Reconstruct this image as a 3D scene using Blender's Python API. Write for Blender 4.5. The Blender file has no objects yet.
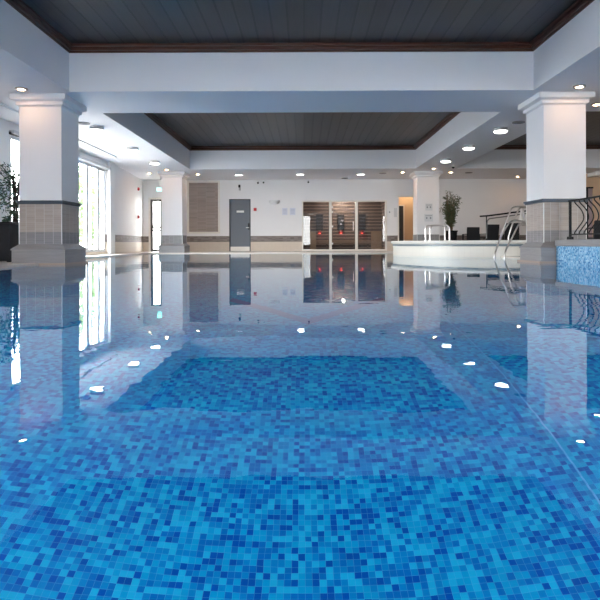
import bpy, bmesh, math, random
from mathutils import Vector, Matrix, Euler
S = bpy.context.scene
COL = S.collection
PI = math.pi
random.seed(7)
H = 0.36                      # eye height above the water, water surface is z = 0
F = 560.0
DECK = 0.03
SOF = 2.92                    # soffit height

# ------------------------------------------------------------ mesh helpers
def bx(bm, x0, x1, y0, y1, z0, z1, bev=0.0):
    t = bmesh.new()
    bmesh.ops.create_cube(t, size=1.0)
    for v in t.verts:
        v.co = Vector((x0+(v.co.x+.5)*(x1-x0), y0+(v.co.y+.5)*(y1-y0), z0+(v.co.z+.5)*(z1-z0)))
    if bev > 0:
        bmesh.ops.bevel(t, geom=t.edges[:], offset=bev, segments=2, affect='EDGES', profile=.5)
    merge(bm, t)
    return bm
def merge(bm, t, M=None):
    if M is not None: bmesh.ops.transform(t, matrix=M, verts=t.verts[:])
    me = bpy.data.meshes.new('tmp'); t.to_mesh(me); t.free()
    bm.from_mesh(me); bpy.data.meshes.remove(me)
def cyl(bm, x, y, z0, z1, r, r2=None, seg=24, cap=True):
    t = bmesh.new()
    bmesh.ops.create_cone(t, cap_ends=cap, segments=seg, radius1=r, radius2=r if r2 is None else r2, depth=z1-z0)
    merge(bm, t, Matrix.Translation((x, y, (z0+z1)/2)))
    return bm
def cylx(bm, a, b, r, seg=16):
    a = Vector(a); b = Vector(b); d = b-a
    t = bmesh.new()
    bmesh.ops.create_cone(t, cap_ends=True, segments=seg, radius1=r, radius2=r, depth=d.length)
    merge(bm, t, Matrix.Translation((a+b)/2) @ d.to_track_quat('Z', 'Y').to_matrix().to_4x4())
    return bm
def sph(bm, x, y, z, r, sz=1.0, u=16, v=10):
    t = bmesh.new()
    bmesh.ops.create_uvsphere(t, u_segments=u, v_segments=v, radius=r)
    merge(bm, t, Matrix.Translation((x, y, z)) @ Matrix.Diagonal((1, 1, sz, 1)))
    return bm
def smooth_path(pts, n=6):
    P = [Vector(p) for p in pts]
    P = [P[0]*2-P[1]] + P + [P[-1]*2-P[-2]]
    out = []
    for i in range(1, len(P)-2):
        a, b, c, d = P[i-1:i+3]
        for k in range(n):
            t = k/n
            out.append(.5*((2*b)+(c-a)*t+(2*a-5*b+4*c-d)*t*t+(3*b-a-3*c+d)*t**3))
    out.append(P[-2])
    return out
def tube(bm, pts, r, seg=8, rect=None):
    pts = [Vector(p) for p in pts]
    rings = []; up = None
    for i, p in enumerate(pts):
        d = (pts[min(i+1, len(pts)-1)]-pts[max(i-1, 0)]).normalized()
        if up is None:
            up = d.orthogonal().normalized()
        up = (up-d*up.dot(d)).normalized()
        s = d.cross(up)
        rings.append([bm.verts.new(p+(up*math.cos(2*PI*k/seg)+s*math.sin(2*PI*k/seg))*r) for k in range(seg)])
    for a, b in zip(rings, rings[1:]):
        for k in range(seg):
            bm.faces.new((a[k], a[(k+1) % seg], b[(k+1) % seg], b[k]))
    bm.faces.new(rings[0][::-1]); bm.faces.new(rings[-1])
    return bm
def lathe(bm, prof, cx, cy, seg=96):
    rings = []
    for r, z in prof:
        rings.append([bm.verts.new((cx+r*math.cos(2*PI*k/seg), cy+r*math.sin(2*PI*k/seg), z)) for k in range(seg)])
    for a, b in zip(rings, rings[1:]):
        for k in range(seg):
            bm.faces.new((a[k], a[(k+1) % seg], b[(k+1) % seg], b[k]))
    return bm
def frustum(bm, x0, x1, y0, y1, z0, z1, ox, top_out=True):
    """box whose one end is widened by ox all round"""
    a, b = (0, ox) if top_out else (ox, 0)
    lo = [bm.verts.new(p) for p in ((x0-a, y0-a, z0), (x1+a, y0-a, z0), (x1+a, y1+a, z0), (x0-a, y1+a, z0))]
    hi = [bm.verts.new(p) for p in ((x0-b, y0-b, z1), (x1+b, y0-b, z1), (x1+b, y1+b, z1), (x0-b, y1+b, z1))]
    bm.faces.new(lo[::-1]); bm.faces.new(hi)
    for k in range(4):
        bm.faces.new((lo[k], lo[(k+1) % 4], hi[(k+1) % 4], hi[k]))
    return bm
def N(): return bmesh.new()
def obj(name, bm, mat, parent=None, smooth=False, shift=None):
    bmesh.ops.recalc_face_normals(bm, faces=bm.faces[:])
    me = bpy.data.meshes.new(name)
    if shift is not None:
        bmesh.ops.translate(bm, verts=bm.verts[:], vec=-Vector(shift))
    bm.to_mesh(me); bm.free()
    me.materials.append(mat)
    if smooth:
        for p in me.polygons: p.use_smooth = True
        try: me.set_sharp_from_angle(angle=math.radians(40))
        except Exception: pass
    o = bpy.data.objects.new(name, me); COL.objects.link(o)
    if parent is not None: o.parent = parent
    elif shift is not None: o.location = shift
    return o
def tag(o, label, cat, group=None, kind=None):
    o['label'] = label; o['category'] = cat
    if group: o['group'] = group
    if kind: o['kind'] = kind
    return o
def thing(name, label, cat, loc=(0, 0, 0), rz=0, group=None):
    o = bpy.data.objects.new(name, None); COL.objects.link(o)
    o.location = loc; o.rotation_euler = (0, 0, rz); o.empty_display_size = .1
    return tag(o, label, cat, group)
def struct(name, bm, mat, parent=None, smooth=False):
    o = obj(name, bm, mat, parent, smooth)
    if parent is None: o['kind'] = 'structure'
    return o
def dup(root, loc, label, rz=None):
    r = root.copy(); COL.objects.link(r); r.location = loc; r['label'] = label
    if rz is not None: r.rotation_euler = (0, 0, rz)
    for ch in list(root.children):
        c = ch.copy(); COL.objects.link(c); c.parent = r
        for g in ch.children:
            d = g.copy(); COL.objects.link(d); d.parent = c
    return r

# ------------------------------------------------------------ material helpers
def mat(name, col=(.8, .8, .8), rough=.5, metal=0.0, spec=.5, emit=None, es=0):
    m = bpy.data.materials.new(name); m.use_nodes = True
    p = m.node_tree.nodes['Principled BSDF']
    p.inputs['Base Color'].default_value = (*col, 1)
    p.inputs['Roughness'].default_value = rough
    p.inputs['Metallic'].default_value = metal
    p.inputs['Specular IOR Level'].default_value = spec
    if emit:
        p.inputs['Emission Color'].default_value = (*emit, 1)
        p.inputs['Emission Strength'].default_value = es
    return m
class G:
    def __init__(s, m):
        s.t = m.node_tree; s.p = s.t.nodes.get('Principled BSDF')
    def n(s, typ, **kw):
        o = s.t.nodes.new(typ)
        for k, v in kw.items(): setattr(o, k, v)
        return o
    def l(s, a, b): s.t.links.new(a, b)
    def math(s, op, a, b=None, c=None):
        o = s.n('ShaderNodeMath', operation=op)
        for i, v in enumerate((a, b, c)):
            if v is None: continue
            if isinstance(v, (int, float)): o.inputs[i].default_value = v
            else: s.l(v, o.inputs[i])
        return o.outputs[0]
    def xyz(s):
        tc = s.n('ShaderNodeTexCoord'); sp = s.n('ShaderNodeSeparateXYZ')
        s.l(tc.outputs['Object'], sp.inputs[0])
        return tc.outputs['Object'], sp.outputs[0], sp.outputs[1], sp.outputs[2]
    def mix(s, f, a, b):
        o = s.n('ShaderNodeMix', data_type='RGBA')
        for i, v in ((0, f), (6, a), (7, b)):
            if isinstance(v, (int, float)): o.inputs[i].default_value = v
            elif isinstance(v, tuple): o.inputs[i].default_value = (*v, 1)
            else: s.l(v, o.inputs[i])
        return o.outputs[2]
    def noise(s, vec, scale, detail=2, dist=0):
        o = s.n('ShaderNodeTexNoise'); o.inputs['Scale'].default_value = scale
        o.inputs['Detail'].default_value = detail; o.inputs['Distortion'].default_value = dist
        if vec is not None: s.l(vec, o.inputs['Vector'])
        return o.outputs[0]
    def line(s, v, pitch, w, off=0.0):
        """1 on joint lines of the given pitch and width"""
        f = s.math('FRACT', s.math('DIVIDE', s.math('ADD', v, off+1000*pitch), pitch))
        return s.math('LESS_THAN', f, w/pitch)
    def bump(s, h, dist, strength=1.0):
        o = s.n('ShaderNodeBump'); o.inputs['Distance'].default_value = dist
        o.inputs['Strength'].default_value = strength
        s.l(h, o.inputs['Height']); s.l(o.outputs[0], s.p.inputs['Normal'])

def plaster(name, col, rough=.7):
    m = mat(name, col, rough, spec=.3); g = G(m)
    v, x, y, z = g.xyz()
    n = g.noise(v, 3.0, 3)
    c = g.mix(g.math('MULTIPLY', n, .25), col, tuple(k*.9 for k in col))
    g.l(c, g.p.inputs['Base Color'])
    return m
M_plaster = plaster('plaster', (.82, .81, .82))
M_ceil = plaster('ceiling_paint', (.85, .845, .87), .55)
M_white = mat('white_paint', (.82, .82, .81), .5)
M_cream = mat('cream_trim', (.78, .74, .68), .5)

def wall_mat():
    m = mat('wall_paint_and_tile', (.76, .76, .76), .6, spec=.3); g = G(m)
    v, x, y, z = g.xyz()
    s = g.math('ADD', x, y)
    paint = g.mix(g.noise(v, 2.0, 3), (.83, .82, .82), (.79, .78, .785))
    # low beige tile
    jt = g.math('MAXIMUM', g.line(s, .15, .004), g.line(z, .10, .004))
    beige = g.mix(g.noise(v, 6, 3), (.66, .57, .48), (.60, .52, .44))
    beige = g.mix(jt, beige, (.52, .46, .40))
    # band of narrow strips
    st = g.math('FLOOR', g.math('DIVIDE', z, .03)); sx = g.math('FLOOR', g.math('DIVIDE', s, .15))
    wn = g.n('ShaderNodeTexWhiteNoise', noise_dimensions='2D'); cb = g.n('ShaderNodeCombineXYZ')
    g.l(st, cb.inputs[0]); g.l(sx, cb.inputs[1]); g.l(cb.outputs[0], wn.inputs['Vector'])
    band = g.mix(wn.outputs[0], (.15, .125, .115), (.27, .235, .215))
    c = g.mix(g.math('LESS_THAN', z, .65), paint, band)
    c = g.mix(g.math('LESS_THAN', z, .415), c, beige)
    g.l(c, g.p.inputs['Base Color'])
    return m
M_wall = wall_mat()

def stacked_tile(name, a, b, joint, zsplit=None, a2=None, b2=None, off=0.0, px=.155, pz=.033):
    m = mat(name, a, .45); g = G(m)
    v, x, y, z = g.xyz()
    s = g.math('ADD', g.math('ADD', x, y), off)
    mp = g.n('ShaderNodeMapping'); mp.inputs['Scale'].default_value = (2, 2, 40); g.l(v, mp.inputs[0])
    streak = g.noise(mp.outputs[0], 1.0, 3)
    cb = g.n('ShaderNodeCombineXYZ')
    g.l(g.math('FLOOR', g.math('DIVIDE', z, pz)), cb.inputs[0]); g.l(g.math('FLOOR', g.math('DIVIDE', s, px)), cb.inputs[1])
    wn = g.n('ShaderNodeTexWhiteNoise', noise_dimensions='2D'); g.l(cb.outputs[0], wn.inputs['Vector'])
    f = g.math('ADD', g.math('MULTIPLY', streak, .6), g.math('MULTIPLY', wn.outputs[0], .4))
    c = g.mix(f, a, b)
    if zsplit is not None:
        c = g.mix(g.math('LESS_THAN', z, zsplit), c, g.mix(f, a2, b2))
    c = g.mix(g.math('MULTIPLY', g.line(s, px, .006), .7), c, joint)
    c = g.mix(g.math('MULTIPLY', g.line(z, pz, .003), .35), c, joint)
    g.l(c, g.p.inputs['Base Color'])
    return m
M_coltile = stacked_tile('column_tile', (.34, .28, .245), (.46, .39, .345), (.62, .60, .58), .565, (.19, .18, .185), (.27, .255, .26))
M_panel = stacked_tile('wall_panel_tile', (.23, .18, .165), (.40, .33, .30), (.45, .41, .39), px=.36, pz=.055)
def stone():
    m = mat('grey_stone', (.3, .3, .32), .35); g = G(m)
    v, x, y, z = g.xyz()
    mp = g.n('ShaderNodeMapping'); mp.inputs['Scale'].default_value = (2, 2, 25); g.l(v, mp.inputs[0])
    n = g.noise(mp.outputs[0], 1.5, 4, .5)
    g.l(g.mix(n, (.22, .215, .225), (.36, .35, .355)), g.p.inputs['Base Color'])
    return m
M_stone = stone()
M_bandtrim = mat('blue_grey_trim', (.07, .09, .115), .35)

def wood_ceiling():
    m = mat('dark_boards', (.02, .018, .02), .38, spec=.5); g = G(m)
    v, x, y, z = g.xyz()
    b = g.math('FLOOR', g.math('DIVIDE', g.math('ADD', x, 100), .25))
    wn = g.n('ShaderNodeTexWhiteNoise', noise_dimensions='1D'); g.l(b, wn.inputs['W'])
    mp = g.n('ShaderNodeMapping'); mp.inputs['Scale'].default_value = (30, 1.2, 1); g.l(v, mp.inputs[0])
    gr = g.noise(mp.outputs[0], 1.0, 5, .6)
    f = g.math('ADD', g.math('MULTIPLY', wn.outputs[0], .45), g.math('MULTIPLY', gr, .6))
    c = g.mix(f, (.006, .005, .006), (.046, .039, .040))
    ln = g.line(x, .25, .032, 100)
    c = g.mix(ln, c, (.001, .001, .001))
    g.l(c, g.p.inputs['Base Color'])
    g.bump(g.math('SUBTRACT', g.math('MULTIPLY', gr, .3), ln), .004)
    return m
M_boards = wood_ceiling()
def mould():
    m = mat('mahogany_moulding', (.06, .025, .018), .3); g = G(m)
    v, x, y, z = g.xyz()
    mp = g.n('ShaderNodeMapping'); mp.inputs['Scale'].default_value = (1, 1, 30); g.l(v, mp.inputs[0])
    g.l(g.mix(g.noise(mp.outputs[0], 2, 4), (.04, .016, .011), (.15, .055, .035)), g.p.inputs['Base Color'])
    return m
M_mould = mould()

def mosaic(name, t, cols, grout, gw=.0016, off=(0, 0, .0113), rough=.25, gmix=.35):
    """square glass tiles; cols = [(position, colour)] drawn at random per tile"""
    m = mat(name, (.1, .3, .6), rough); g = G(m)
    v, x, y, z = g.xyz()
    xs = [g.math('DIVIDE', g.math('ADD', c, o+100*t), t) for c, o in zip((x, y, z), off)]
    cb = g.n('ShaderNodeCombineXYZ')
    for i, c in enumerate(xs): g.l(g.math('FLOOR', c), cb.inputs[i])
    wn = g.n('ShaderNodeTexWhiteNoise', noise_dimensions='3D'); g.l(cb.outputs[0], wn.inputs['Vector'])
    rp = g.n('ShaderNodeValToRGB'); rp.color_ramp.interpolation = 'CONSTANT'
    e = rp.color_ramp.elements
    e[0].position = cols[0][0]; e[0].color = (*cols[0][1], 1)
    e[1].position = cols[1][0]; e[1].color = (*cols[1][1], 1)
    for p, c in cols[2:]:
        q = e.new(p); q.color = (*c, 1)
    g.l(wn.outputs[0], rp.inputs[0])
    geo = g.n('ShaderNodeNewGeometry'); sn = g.n('ShaderNodeSeparateXYZ'); g.l(geo.outputs['True Normal'], sn.inputs[0])
    ln = None
    for i, c in enumerate(xs):
        f = g.math('LESS_THAN', g.math('FRACT', c), gw/t)
        f = g.math('MULTIPLY', f, g.math('LESS_THAN', g.math('ABSOLUTE', sn.outputs[i]), .5))
        ln = f if ln is None else g.math('MAXIMUM', ln, f)
    g.l(g.mix(g.math('MULTIPLY', ln, gmix), rp.outputs[0], grout), g.p.inputs['Base Color'])
    return m
M_pool = mosaic('pool_mosaic', .0235, [(0, (.0, .09, .39)), (.15, (.0, .16, .48)), (.34, (.0, .245, .55)), (.58, (.0, .355, .62)), (.84, (.01, .46, .69))],
                (.12, .50, .80), off=(.0, .0, .0071))
M_spamos = mosaic('raised_pool_mosaic', .0235, [(0, (.06, .22, .50)), (.2, (.14, .40, .68)), (.5, (.26, .54, .78)), (.8, (.40, .66, .85))],
                  (.5, .7, .85), off=(.004, .0, .0071))
M_lane = mosaic('pale_inlay', .0235, [(0, (.12, .42, .72)), (.5, (.2, .5, .8))], (.3, .6, .8), off=(0, 0, .006))
M_laneR = mosaic('plum_inlay', .0235, [(0, (.10, .10, .34)), (.5, (.14, .12, .38))], (.2, .2, .4), off=(0, 0, .006))

def deck():
    m = mat('deck_tile', (.7, .63, .56), .35); g = G(m)
    v, x, y, z = g.xyz()
    jt = g.math('MAXIMUM', g.line(x, .3, .005), g.line(y, .3, .005))
    c = g.mix(g.noise(v, 4, 3), (.74, .69, .64), (.66, .60, .54))
    g.l(g.mix(jt, c, (.5, .46, .42)), g.p.inputs['Base Color'])
    return m
M_deck = deck()
M_lip = mat('pool_lip_tile', (.42, .33, .28), .4)

def water():
    m = bpy.data.materials.new('water'); m.use_nodes = True
    t = m.node_tree; t.nodes.clear()
    g = G.__new__(G); g.t = t; g.p = None
    out = g.n('ShaderNodeOutputMaterial'); gl = g.n('ShaderNodeBsdfRefraction'); gs = g.n('ShaderNodeBsdfGlossy')
    gl.inputs['IOR'].default_value = 1.333; gl.inputs['Roughness'].default_value = 0
    gl.inputs['Color'].default_value = (.90, .985, 1, 1)
    gs.inputs['Roughness'].default_value = 0; gs.inputs['Color'].default_value = (.92, .97, 1, 1)
    fr = g.n('ShaderNodeFresnel'); fr.inputs[0].default_value = 1.333; mx = g.n('ShaderNodeMixShader')
    cv = g.n('ShaderNodeValToRGB'); cr = cv.color_ramp.elements
    cr[0].position = 0; cr[0].color = (0, 0, 0, 1); cr[1].position = 1; cr[1].color = (1, 1, 1, 1)
    for q, k in ((.08, .035), (.14, .085), (.22, .22), (.34, .38), (.55, .64)):
        e = cr.new(q); e.color = (k, k, k, 1)
    g.l(fr.outputs[0], cv.inputs[0]); g.l(cv.outputs[0], mx.inputs[0]); g.l(gl.outputs[0], mx.inputs[1]); g.l(gs.outputs[0], mx.inputs[2])
    v, x, y, z = g.xyz()
    n1 = g.noise(v, 1.6, 2, .2); n2 = g.noise(v, 6.0, 2, .3)
    h = g.math('ADD', n1, g.math('MULTIPLY', n2, .38))
    b = g.n('ShaderNodeBump'); b.inputs['Distance'].default_value = .0012; b.inputs['Strength'].default_value = 1
    g.l(h, b.inputs['Height'])
    for q in (gl, gs, fr): g.l(b.outputs[0], q.inputs['Normal'])
    g.l(mx.outputs[0], out.inputs[0])
    return m
M_water = water()
def glass(name, tint=(.96, .98, .98)):
    m = bpy.data.materials.new(name); m.use_nodes = True
    t = m.node_tree; t.nodes.clear()
    g = G.__new__(G); g.t = t
    out = g.n('ShaderNodeOutputMaterial'); tr = g.n('ShaderNodeBsdfTransparent'); gs = g.n('ShaderNodeBsdfGlossy')
    tr.inputs[0].default_value = (*tint, 1); gs.inputs['Roughness'].default_value = 0
    fr = g.n('ShaderNodeFresnel'); fr.inputs[0].default_value = 1.5
    mx = g.n('ShaderNodeMixShader')
    geo = g.n('ShaderNodeNewGeometry')
    g.l(g.math('MULTIPLY', fr.outputs[0], g.math('SUBTRACT', 1.0, geo.outputs['Backfacing'])), mx.inputs[0]); g.l(tr.outputs[0], mx.inputs[1]); g.l(gs.outputs[0], mx.inputs[2]); g.l(mx.outputs[0], out.inputs[0])
    return m
M_glass = glass('window_glass'); M_sglass = glass('sauna_glass', (.80, .80, .80))
M_chrome = mat('polished_steel', (.78, .75, .74), .33, 1)
M_iron = mat('black_iron', (.004, .006, .009), .5, spec=.25)
M_black = mat('black_wicker', (.006, .008, .012), .6)
def wicker():
    g = G(M_black); v, x, y, z = g.xyz()
    w = g.math('MAXIMUM', g.line(z, .02, .006), g.line(g.math('ADD', x, y), .02, .005))
    g.l(g.mix(w, (.016, .02, .028), (.003, .004, .006)), g.p.inputs['Base Color']); g.bump(w, .003)
wicker()
M_door = mat('slate_door_paint', (.085, .10, .125), .4)
M_doorframe = mat('dark_door_frame', (.04, .045, .055), .4)
M_alu = mat('window_frame_grey', (.55, .57, .60), .4)
M_darkframe = mat('bronze_frame', (.10, .095, .09), .4)
M_red = mat('signal_red', (.5, .02, .03), .4)
M_green = mat('exit_green', (.05, .45, .25), .4, emit=(.25, .8, .75), es=1.5)
M_paper = mat('notice_paper', (.66, .68, .78), .7)
M_leaf = mat('glossy_leaf', (.02, .065, .03), .4)
M_leaf2 = mat('bamboo_leaf', (.10, .13, .06), .5)
M_bark = mat('bark', (.03, .02, .017), .8)
M_stem = mat('cane', (.20, .14, .08), .6)
M_tan = plaster('tan_paint', (.62, .43, .29))
M_hall = plaster('warm_hall_paint', (.72, .54, .36))
def slats():
    m = mat('sauna_slats', (.2, .12, .08), .5); g = G(m)
    v, x, y, z = g.xyz()
    mp = g.n('ShaderNodeMapping'); mp.inputs['Scale'].default_value = (3, 3, 30); g.l(v, mp.inputs[0])
    c = g.mix(g.noise(mp.outputs[0], 1, 4), (.06, .045, .04), (.17, .125, .10))
    ln = g.line(z, .14, .03)
    g.l(g.mix(ln, c, (.42, .33, .27)), g.p.inputs['Base Color']); g.bump(g.math('SUBTRACT', 1.0, ln), .006)
    return m
M_slats = slats()
M_lightwood = mat('pale_timber', (.42, .28, .18), .5)
M_benchwood = mat('bench_timber', (.30, .21, .15), .5)
M_heater = mat('heater_black', (.01, .011, .014), .4)
M_glowred = mat('heater_glow', (.5, .05, .03), .4, emit=(1, .09, .06), es=3.0)
M_cool = mat('drum_diffuser', (.9, .9, .9), .4, emit=(1, .97, .92), es=4)
M_warm = mat('spot_lens', (.9, .9, .9), .4, emit=(1, .58, .30), es=48)
M_spotring = mat('spot_ring', (.45, .42, .40), .3, .6)
M_steelgrey = mat('painted_drum', (.45, .45, .46), .5)
M_ground = mat('bounce_ground', (.25, .245, .24), .9)  # outside ground, its grey picked for the daylight it bounces up to the ceiling
M_outleaf = mat('garden_leaf', (.14, .22, .09), .7)

# ------------------------------------------------------------ camera
cd = bpy.data.cameras.new('camera'); cam = bpy.data.objects.new('camera', cd); COL.objects.link(cam)
cd.sensor_width = 36; cd.lens = 36*F/600
cd.shift_x = -4/600; cd.shift_y = -57/600
cam.location = (0, 0, H); cam.rotation_euler = (PI/2, .0035, 0)
cd.clip_start = .05; cd.clip_end = 300
S.camera = cam

# ------------------------------------------------------------ setting: ceiling
XL, XR = -6.6, 14.2
YB, YF = -5.2, 22.6
RL, RR = -3.94, 3.87          # recess edges
N1, N2 = 9.42, 10.98          # near cross beam
FB = 19.35                    # far cross beam face
TOP = 3.9
bm = N()
bx(bm, XL, RL, YB, 24.3, SOF, TOP)
bx(bm, RR, 5.24, YB, 24.3, SOF, TOP)
bx(bm, RL, RR, YB, -1.0, SOF, TOP)
bx(bm, RL, RR, N1, N2, SOF, TOP)
bx(bm, RL, RR, FB, 24.3, SOF, TOP)
bx(bm, 5.24, XR, YB, N2, SOF, TOP)
bx(bm, 5.24, XR, FB, 24.3, SOF, TOP)
bx(bm, 12.4, XR, N2, FB, SOF, TOP)
struct('ceiling', bm, M_ceil)
bm = N()
for (a, b, c, d) in ((RL, RR, -1.0, N1), (RL, RR, N2, FB), (5.24, 12.4, N2, FB)):
    bx(bm, a, b, c, d, 3.70, 3.88)
struct('ceiling', bm, M_boards)
k = 0
for (a, b, c, d) in ((RL, RR, -1.0, N1), (RL, RR, N2, FB), (5.24, 12.4, N2, FB)):
    bm = N()
    for (o, z0, z1) in ((.03, 3.566, 3.60), (.06, 3.60, 3.635), (.045, 3.635, 3.66), (.09, 3.66, 3.70)):
        bx(bm, a, b, d-o, d, z0, z1, .006); bx(bm, a, b, c, c+o, z0, z1, .006)
        bx(bm, a, a+o, c+o, d-o, z0, z1, .006); bx(bm, b-o, b, c+o, d-o, z0, z1, .006)
    k += 1
    struct('trim_%d' % k, bm, M_mould)
# linear groove trim in the left soffit
bm = N(); bx(bm, -5.53, -5.50, 2, 16.5, SOF-.03, SOF); bx(bm, XL+.4, -5.53, 2, 16.5, SOF-.012, SOF)
struct('trim_4', bm, M_ceil)

# ------------------------------------------------------------ setting: walls
def wallX(bm, x0, x1, y0, y1, z0, z1, holes):
    """wall in the XZ plane; holes = (x0,x1,z0,z1)"""
    xs = sorted({x0, x1, *[h[0] for h in holes], *[h[1] for h in holes]})
    for a, b in zip(xs, xs[1:]):
        cuts = sorted([(h[2], h[3]) for h in holes if h[0] <= a and h[1] >= b])
        z = z0
        for c, d in cuts:
            if c > z: bx(bm, a, b, y0, y1, z, c)
            z = d
        if z < z1: bx(bm, a, b, y0, y1, z, z1)
def wallY(bm, x0, x1, y0, y1, z0, z1, holes):
    ys = sorted({y0, y1, *[h[0] for h in holes], *[h[1] for h in holes]})
    for a, b in zip(ys, ys[1:]):
        cuts = sorted([(h[2], h[3]) for h in holes if h[0] <= a and h[1] >= b])
        z = z0
        for c, d in cuts:
            if c > z: bx(bm, x0, x1, a, b, z, c)
            z = d
        if z < z1: bx(bm, x0, x1, a, b, z, z1)
def px(x, D): return (x-304)/F*D
def pz(y, D, x=304): return H+(243-(y+.0035*(x-304)))/F*D
D0 = YF
FD = (px(150.5, D0), px(161.5, D0), DECK, 2.14)          # fire exit
SA = (px(302.5, D0), px(386.5, D0), DECK+.04, 2.02)      # sauna glazing
HW = (px(399, D0), px(415, D0), DECK, 2.2)               # lit doorway
GD = (px(229.3, D0), px(250.7, D0), DECK, 2.14)          # grey door
bm = N(); wallX(bm, -6.75, XR, YF, YF+.14, -.3, SOF+.3, [FD, SA, HW, GD])
struct('wall_back', bm, M_wall)
WB = [(11.72, 17.38, .12, 2.66), (-3.0, .6, .12, 2.66)]
bm = N(); wallY(bm, -6.32, -6.12, YB, 17.85, -.3, SOF+.3, WB)
wl = struct('wall_left', bm, M_wall)
bm = N()
v = [bm.verts.new(p) for p in ((-6.12, 17.85, -.3), (-6.22, 19.4, -.3), (-6.5, 22.62, -.3), (-6.7, 22.62, -.3), (-6.42, 19.4, -.3), (-6.32, 17.85, -.3))]
f = bm.faces.new(v); r = bmesh.ops.extrude_face_region(bm, geom=[f])
bmesh.ops.translate(bm, vec=(0, 0, SOF+.6), verts=[q for q in r['geom'] if isinstance(q, bmesh.types.BMVert)])
struct('wall_left', bm, M_wall)
WR = [(-2.8, .62, .12, 2.85), (7.05, 10.5, .12, 2.85)]
bm = N(); wallX(bm, -6.75, XR, YB-.14, YB, -.3, SOF+.3, WR)
struct('wall_front', bm, M_wall)
bm = N(); bx(bm, XR, XR+.2, YB, 24.3, -.3, SOF+.3)
struct('wall_right', bm, M_wall)
# tan partition far right with a dark door frame
bm = N(); wallX(bm, 10.5, XR, 21.0, 21.14, 0, SOF, [(10.57, 10.84, DECK, 2.4)])
struct('wall_partition', bm, M_tan)

# windows
def windowY(n, x, y0, y1, z0, z1, ys, fr=.05):
    b = N()
    bx(b, x-.05, x+.03, y0, y1, z1-.07, z1); bx(b, x-.05, x+.03, y0, y1, z0, z0+.07)
    for y, w in ys: bx(b, x-.05, x+.03, y-w/2, y+w/2, z0+.07, z1-.07)
    o = struct('window_%d' % n, b, M_alu)
    b = N(); bx(b, x-.012, x-.004, y0+.01, y1-.01, z0+.01, z1-.01); obj('pane', b, M_glass, o)
    b = N(); bx(b, x+.09, x+.19, y0-.1, y1+.08, z1+.0, z1+.07); obj('curtain_track', b, M_alu, o)
    return o
m1 = [(11.75, .06), (12.35, .06), (13.0, .09), (13.7, .05), (14.4, .09), (15.02, .05), (15.32, .1), (15.98, .16), (16.28, .06), (16.85, .16), (17.34, .08)]
windowY(1, -6.2, 11.72, 17.38, .12, 2.66, m1)
windowY(2, -6.2, -3.0, .6, .12, 2.66, [(-2.96+i*1.173, .07) for i in range(4)])
def windowX(n, y, x0, x1, z0, z1, k):
    b = N()
    bx(b, x0, x1, y-.04, y+.04, z1-.07, z1); bx(b, x0, x1, y-.04, y+.04, z0, z0+.07)
    for i in range(k+1):
        c = x0+.03+(x1-x0-.06)*i/k; bx(b, c-.03, c+.03, y-.04, y+.04, z0+.07, z1-.07)
    o = struct('window_%d' % n, b, M_alu)
    b = N(); bx(b, x0+.01, x1-.01, y-.004, y+.004, z0+.01, z1-.01); obj('pane', b, M_glass, o)
windowX(3, YB-.07, WR[0][0], WR[0][1], .12, 2.85, 3)
windowX(4, YB-.07, WR[1][0], WR[1][1], .12, 2.85, 3)
# white pilaster beside the window
bm = N(); bx(bm, -6.12, -6.02, 17.42, 17.86, DECK, SOF, .01); struct('trim_5', bm, M_white)

# fire exit (glazed) = door_1
b = N(); x0, x1, z0, z1 = FD
for q in ((x0, x0+.10, z0, z1), (x1-.06, x1, z0, z1), (x0+.10, x1-.06, z1-.08, z1), (x0+.10, x1-.06, z0, z0+.1), (x0+.10, x1-.06, .98, 1.06), (x0+.10, x1-.06, .86, .92)):
    bx(b, q[0], q[1], YF+.02, YF+.09, q[2], q[3])
d = struct('door_1', b, M_darkframe)
b = N(); bx(b, x0+.1, x1-.06, YF+.05, YF+.058, z0+.1, z1-.08); obj('pane', b, M_glass, d)
b = N(); bx(b, x0-.07, x0, YF-.02, YF+.02, z0, z1+.07, .004); bx(b, x1, x1+.07, YF-.02, YF+.02, z0, z1+.07, .004); bx(b, x0, x1, YF-.02, YF+.02, z1, z1+.07, .004)
obj('door_frame', b, M_cream, d)
# grey door = door_2
x0, x1, z0, z1 = GD
b = N(); bx(b, x0+.045, x1-.045, YF+.03, YF+.075, z0+.19, z1-.045, .004)
d = struct('door_2', b, M_door)
b = N(); bx(b, x0, x0+.045, YF-.01, YF+.1, z0, z1, .003); bx(b, x1-.045, x1, YF-.01, YF+.1, z0, z1, .003); bx(b, x0+.045, x1-.045, YF-.01, YF+.1, z1-.045, z1, .003)
obj('door_frame', b, M_doorframe, d)
b = N(); bx(b, x0+.045, x1-.045, YF+.028, YF+.08, z0+.005, z0+.19); obj('kick_plate', b, mat('kick_plate_steel', (.62, .58, .54), .4, .3), d)
b = N(); bx(b, px(236.6, D0), px(244, D0), YF+.02, YF+.032, pz(212.3, D0), pz(210.3, D0), .003); obj('name_plate', b, M_white, d)
b = N(); bx(b, px(248, D0), px(249.8, D0), YF+.015, YF+.032, pz(229.5, D0), pz(223, D0), .004); o = obj('lock_plate', b, M_iron, d)
b = N(); cylx(b, (px(246, D0), YF-.02, pz(227.4, D0)), (px(249, D0), YF-.02, pz(227.4, D0)), .014); cylx(b, (px(248.8, D0), YF-.02, pz(227.4, D0)), (px(248.8, D0), YF+.02, pz(227.4, D0)), .012); obj('door_handle', b, M_chrome, o, True)
# room behind door_2: nothing seen, backing closes the hole
bm = N(); bx(bm, x0-.1, x1+.1, YF+.1, YF+.16, -.1, z1+.1); struct('wall_behind_door', bm, M_plaster)

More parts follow.
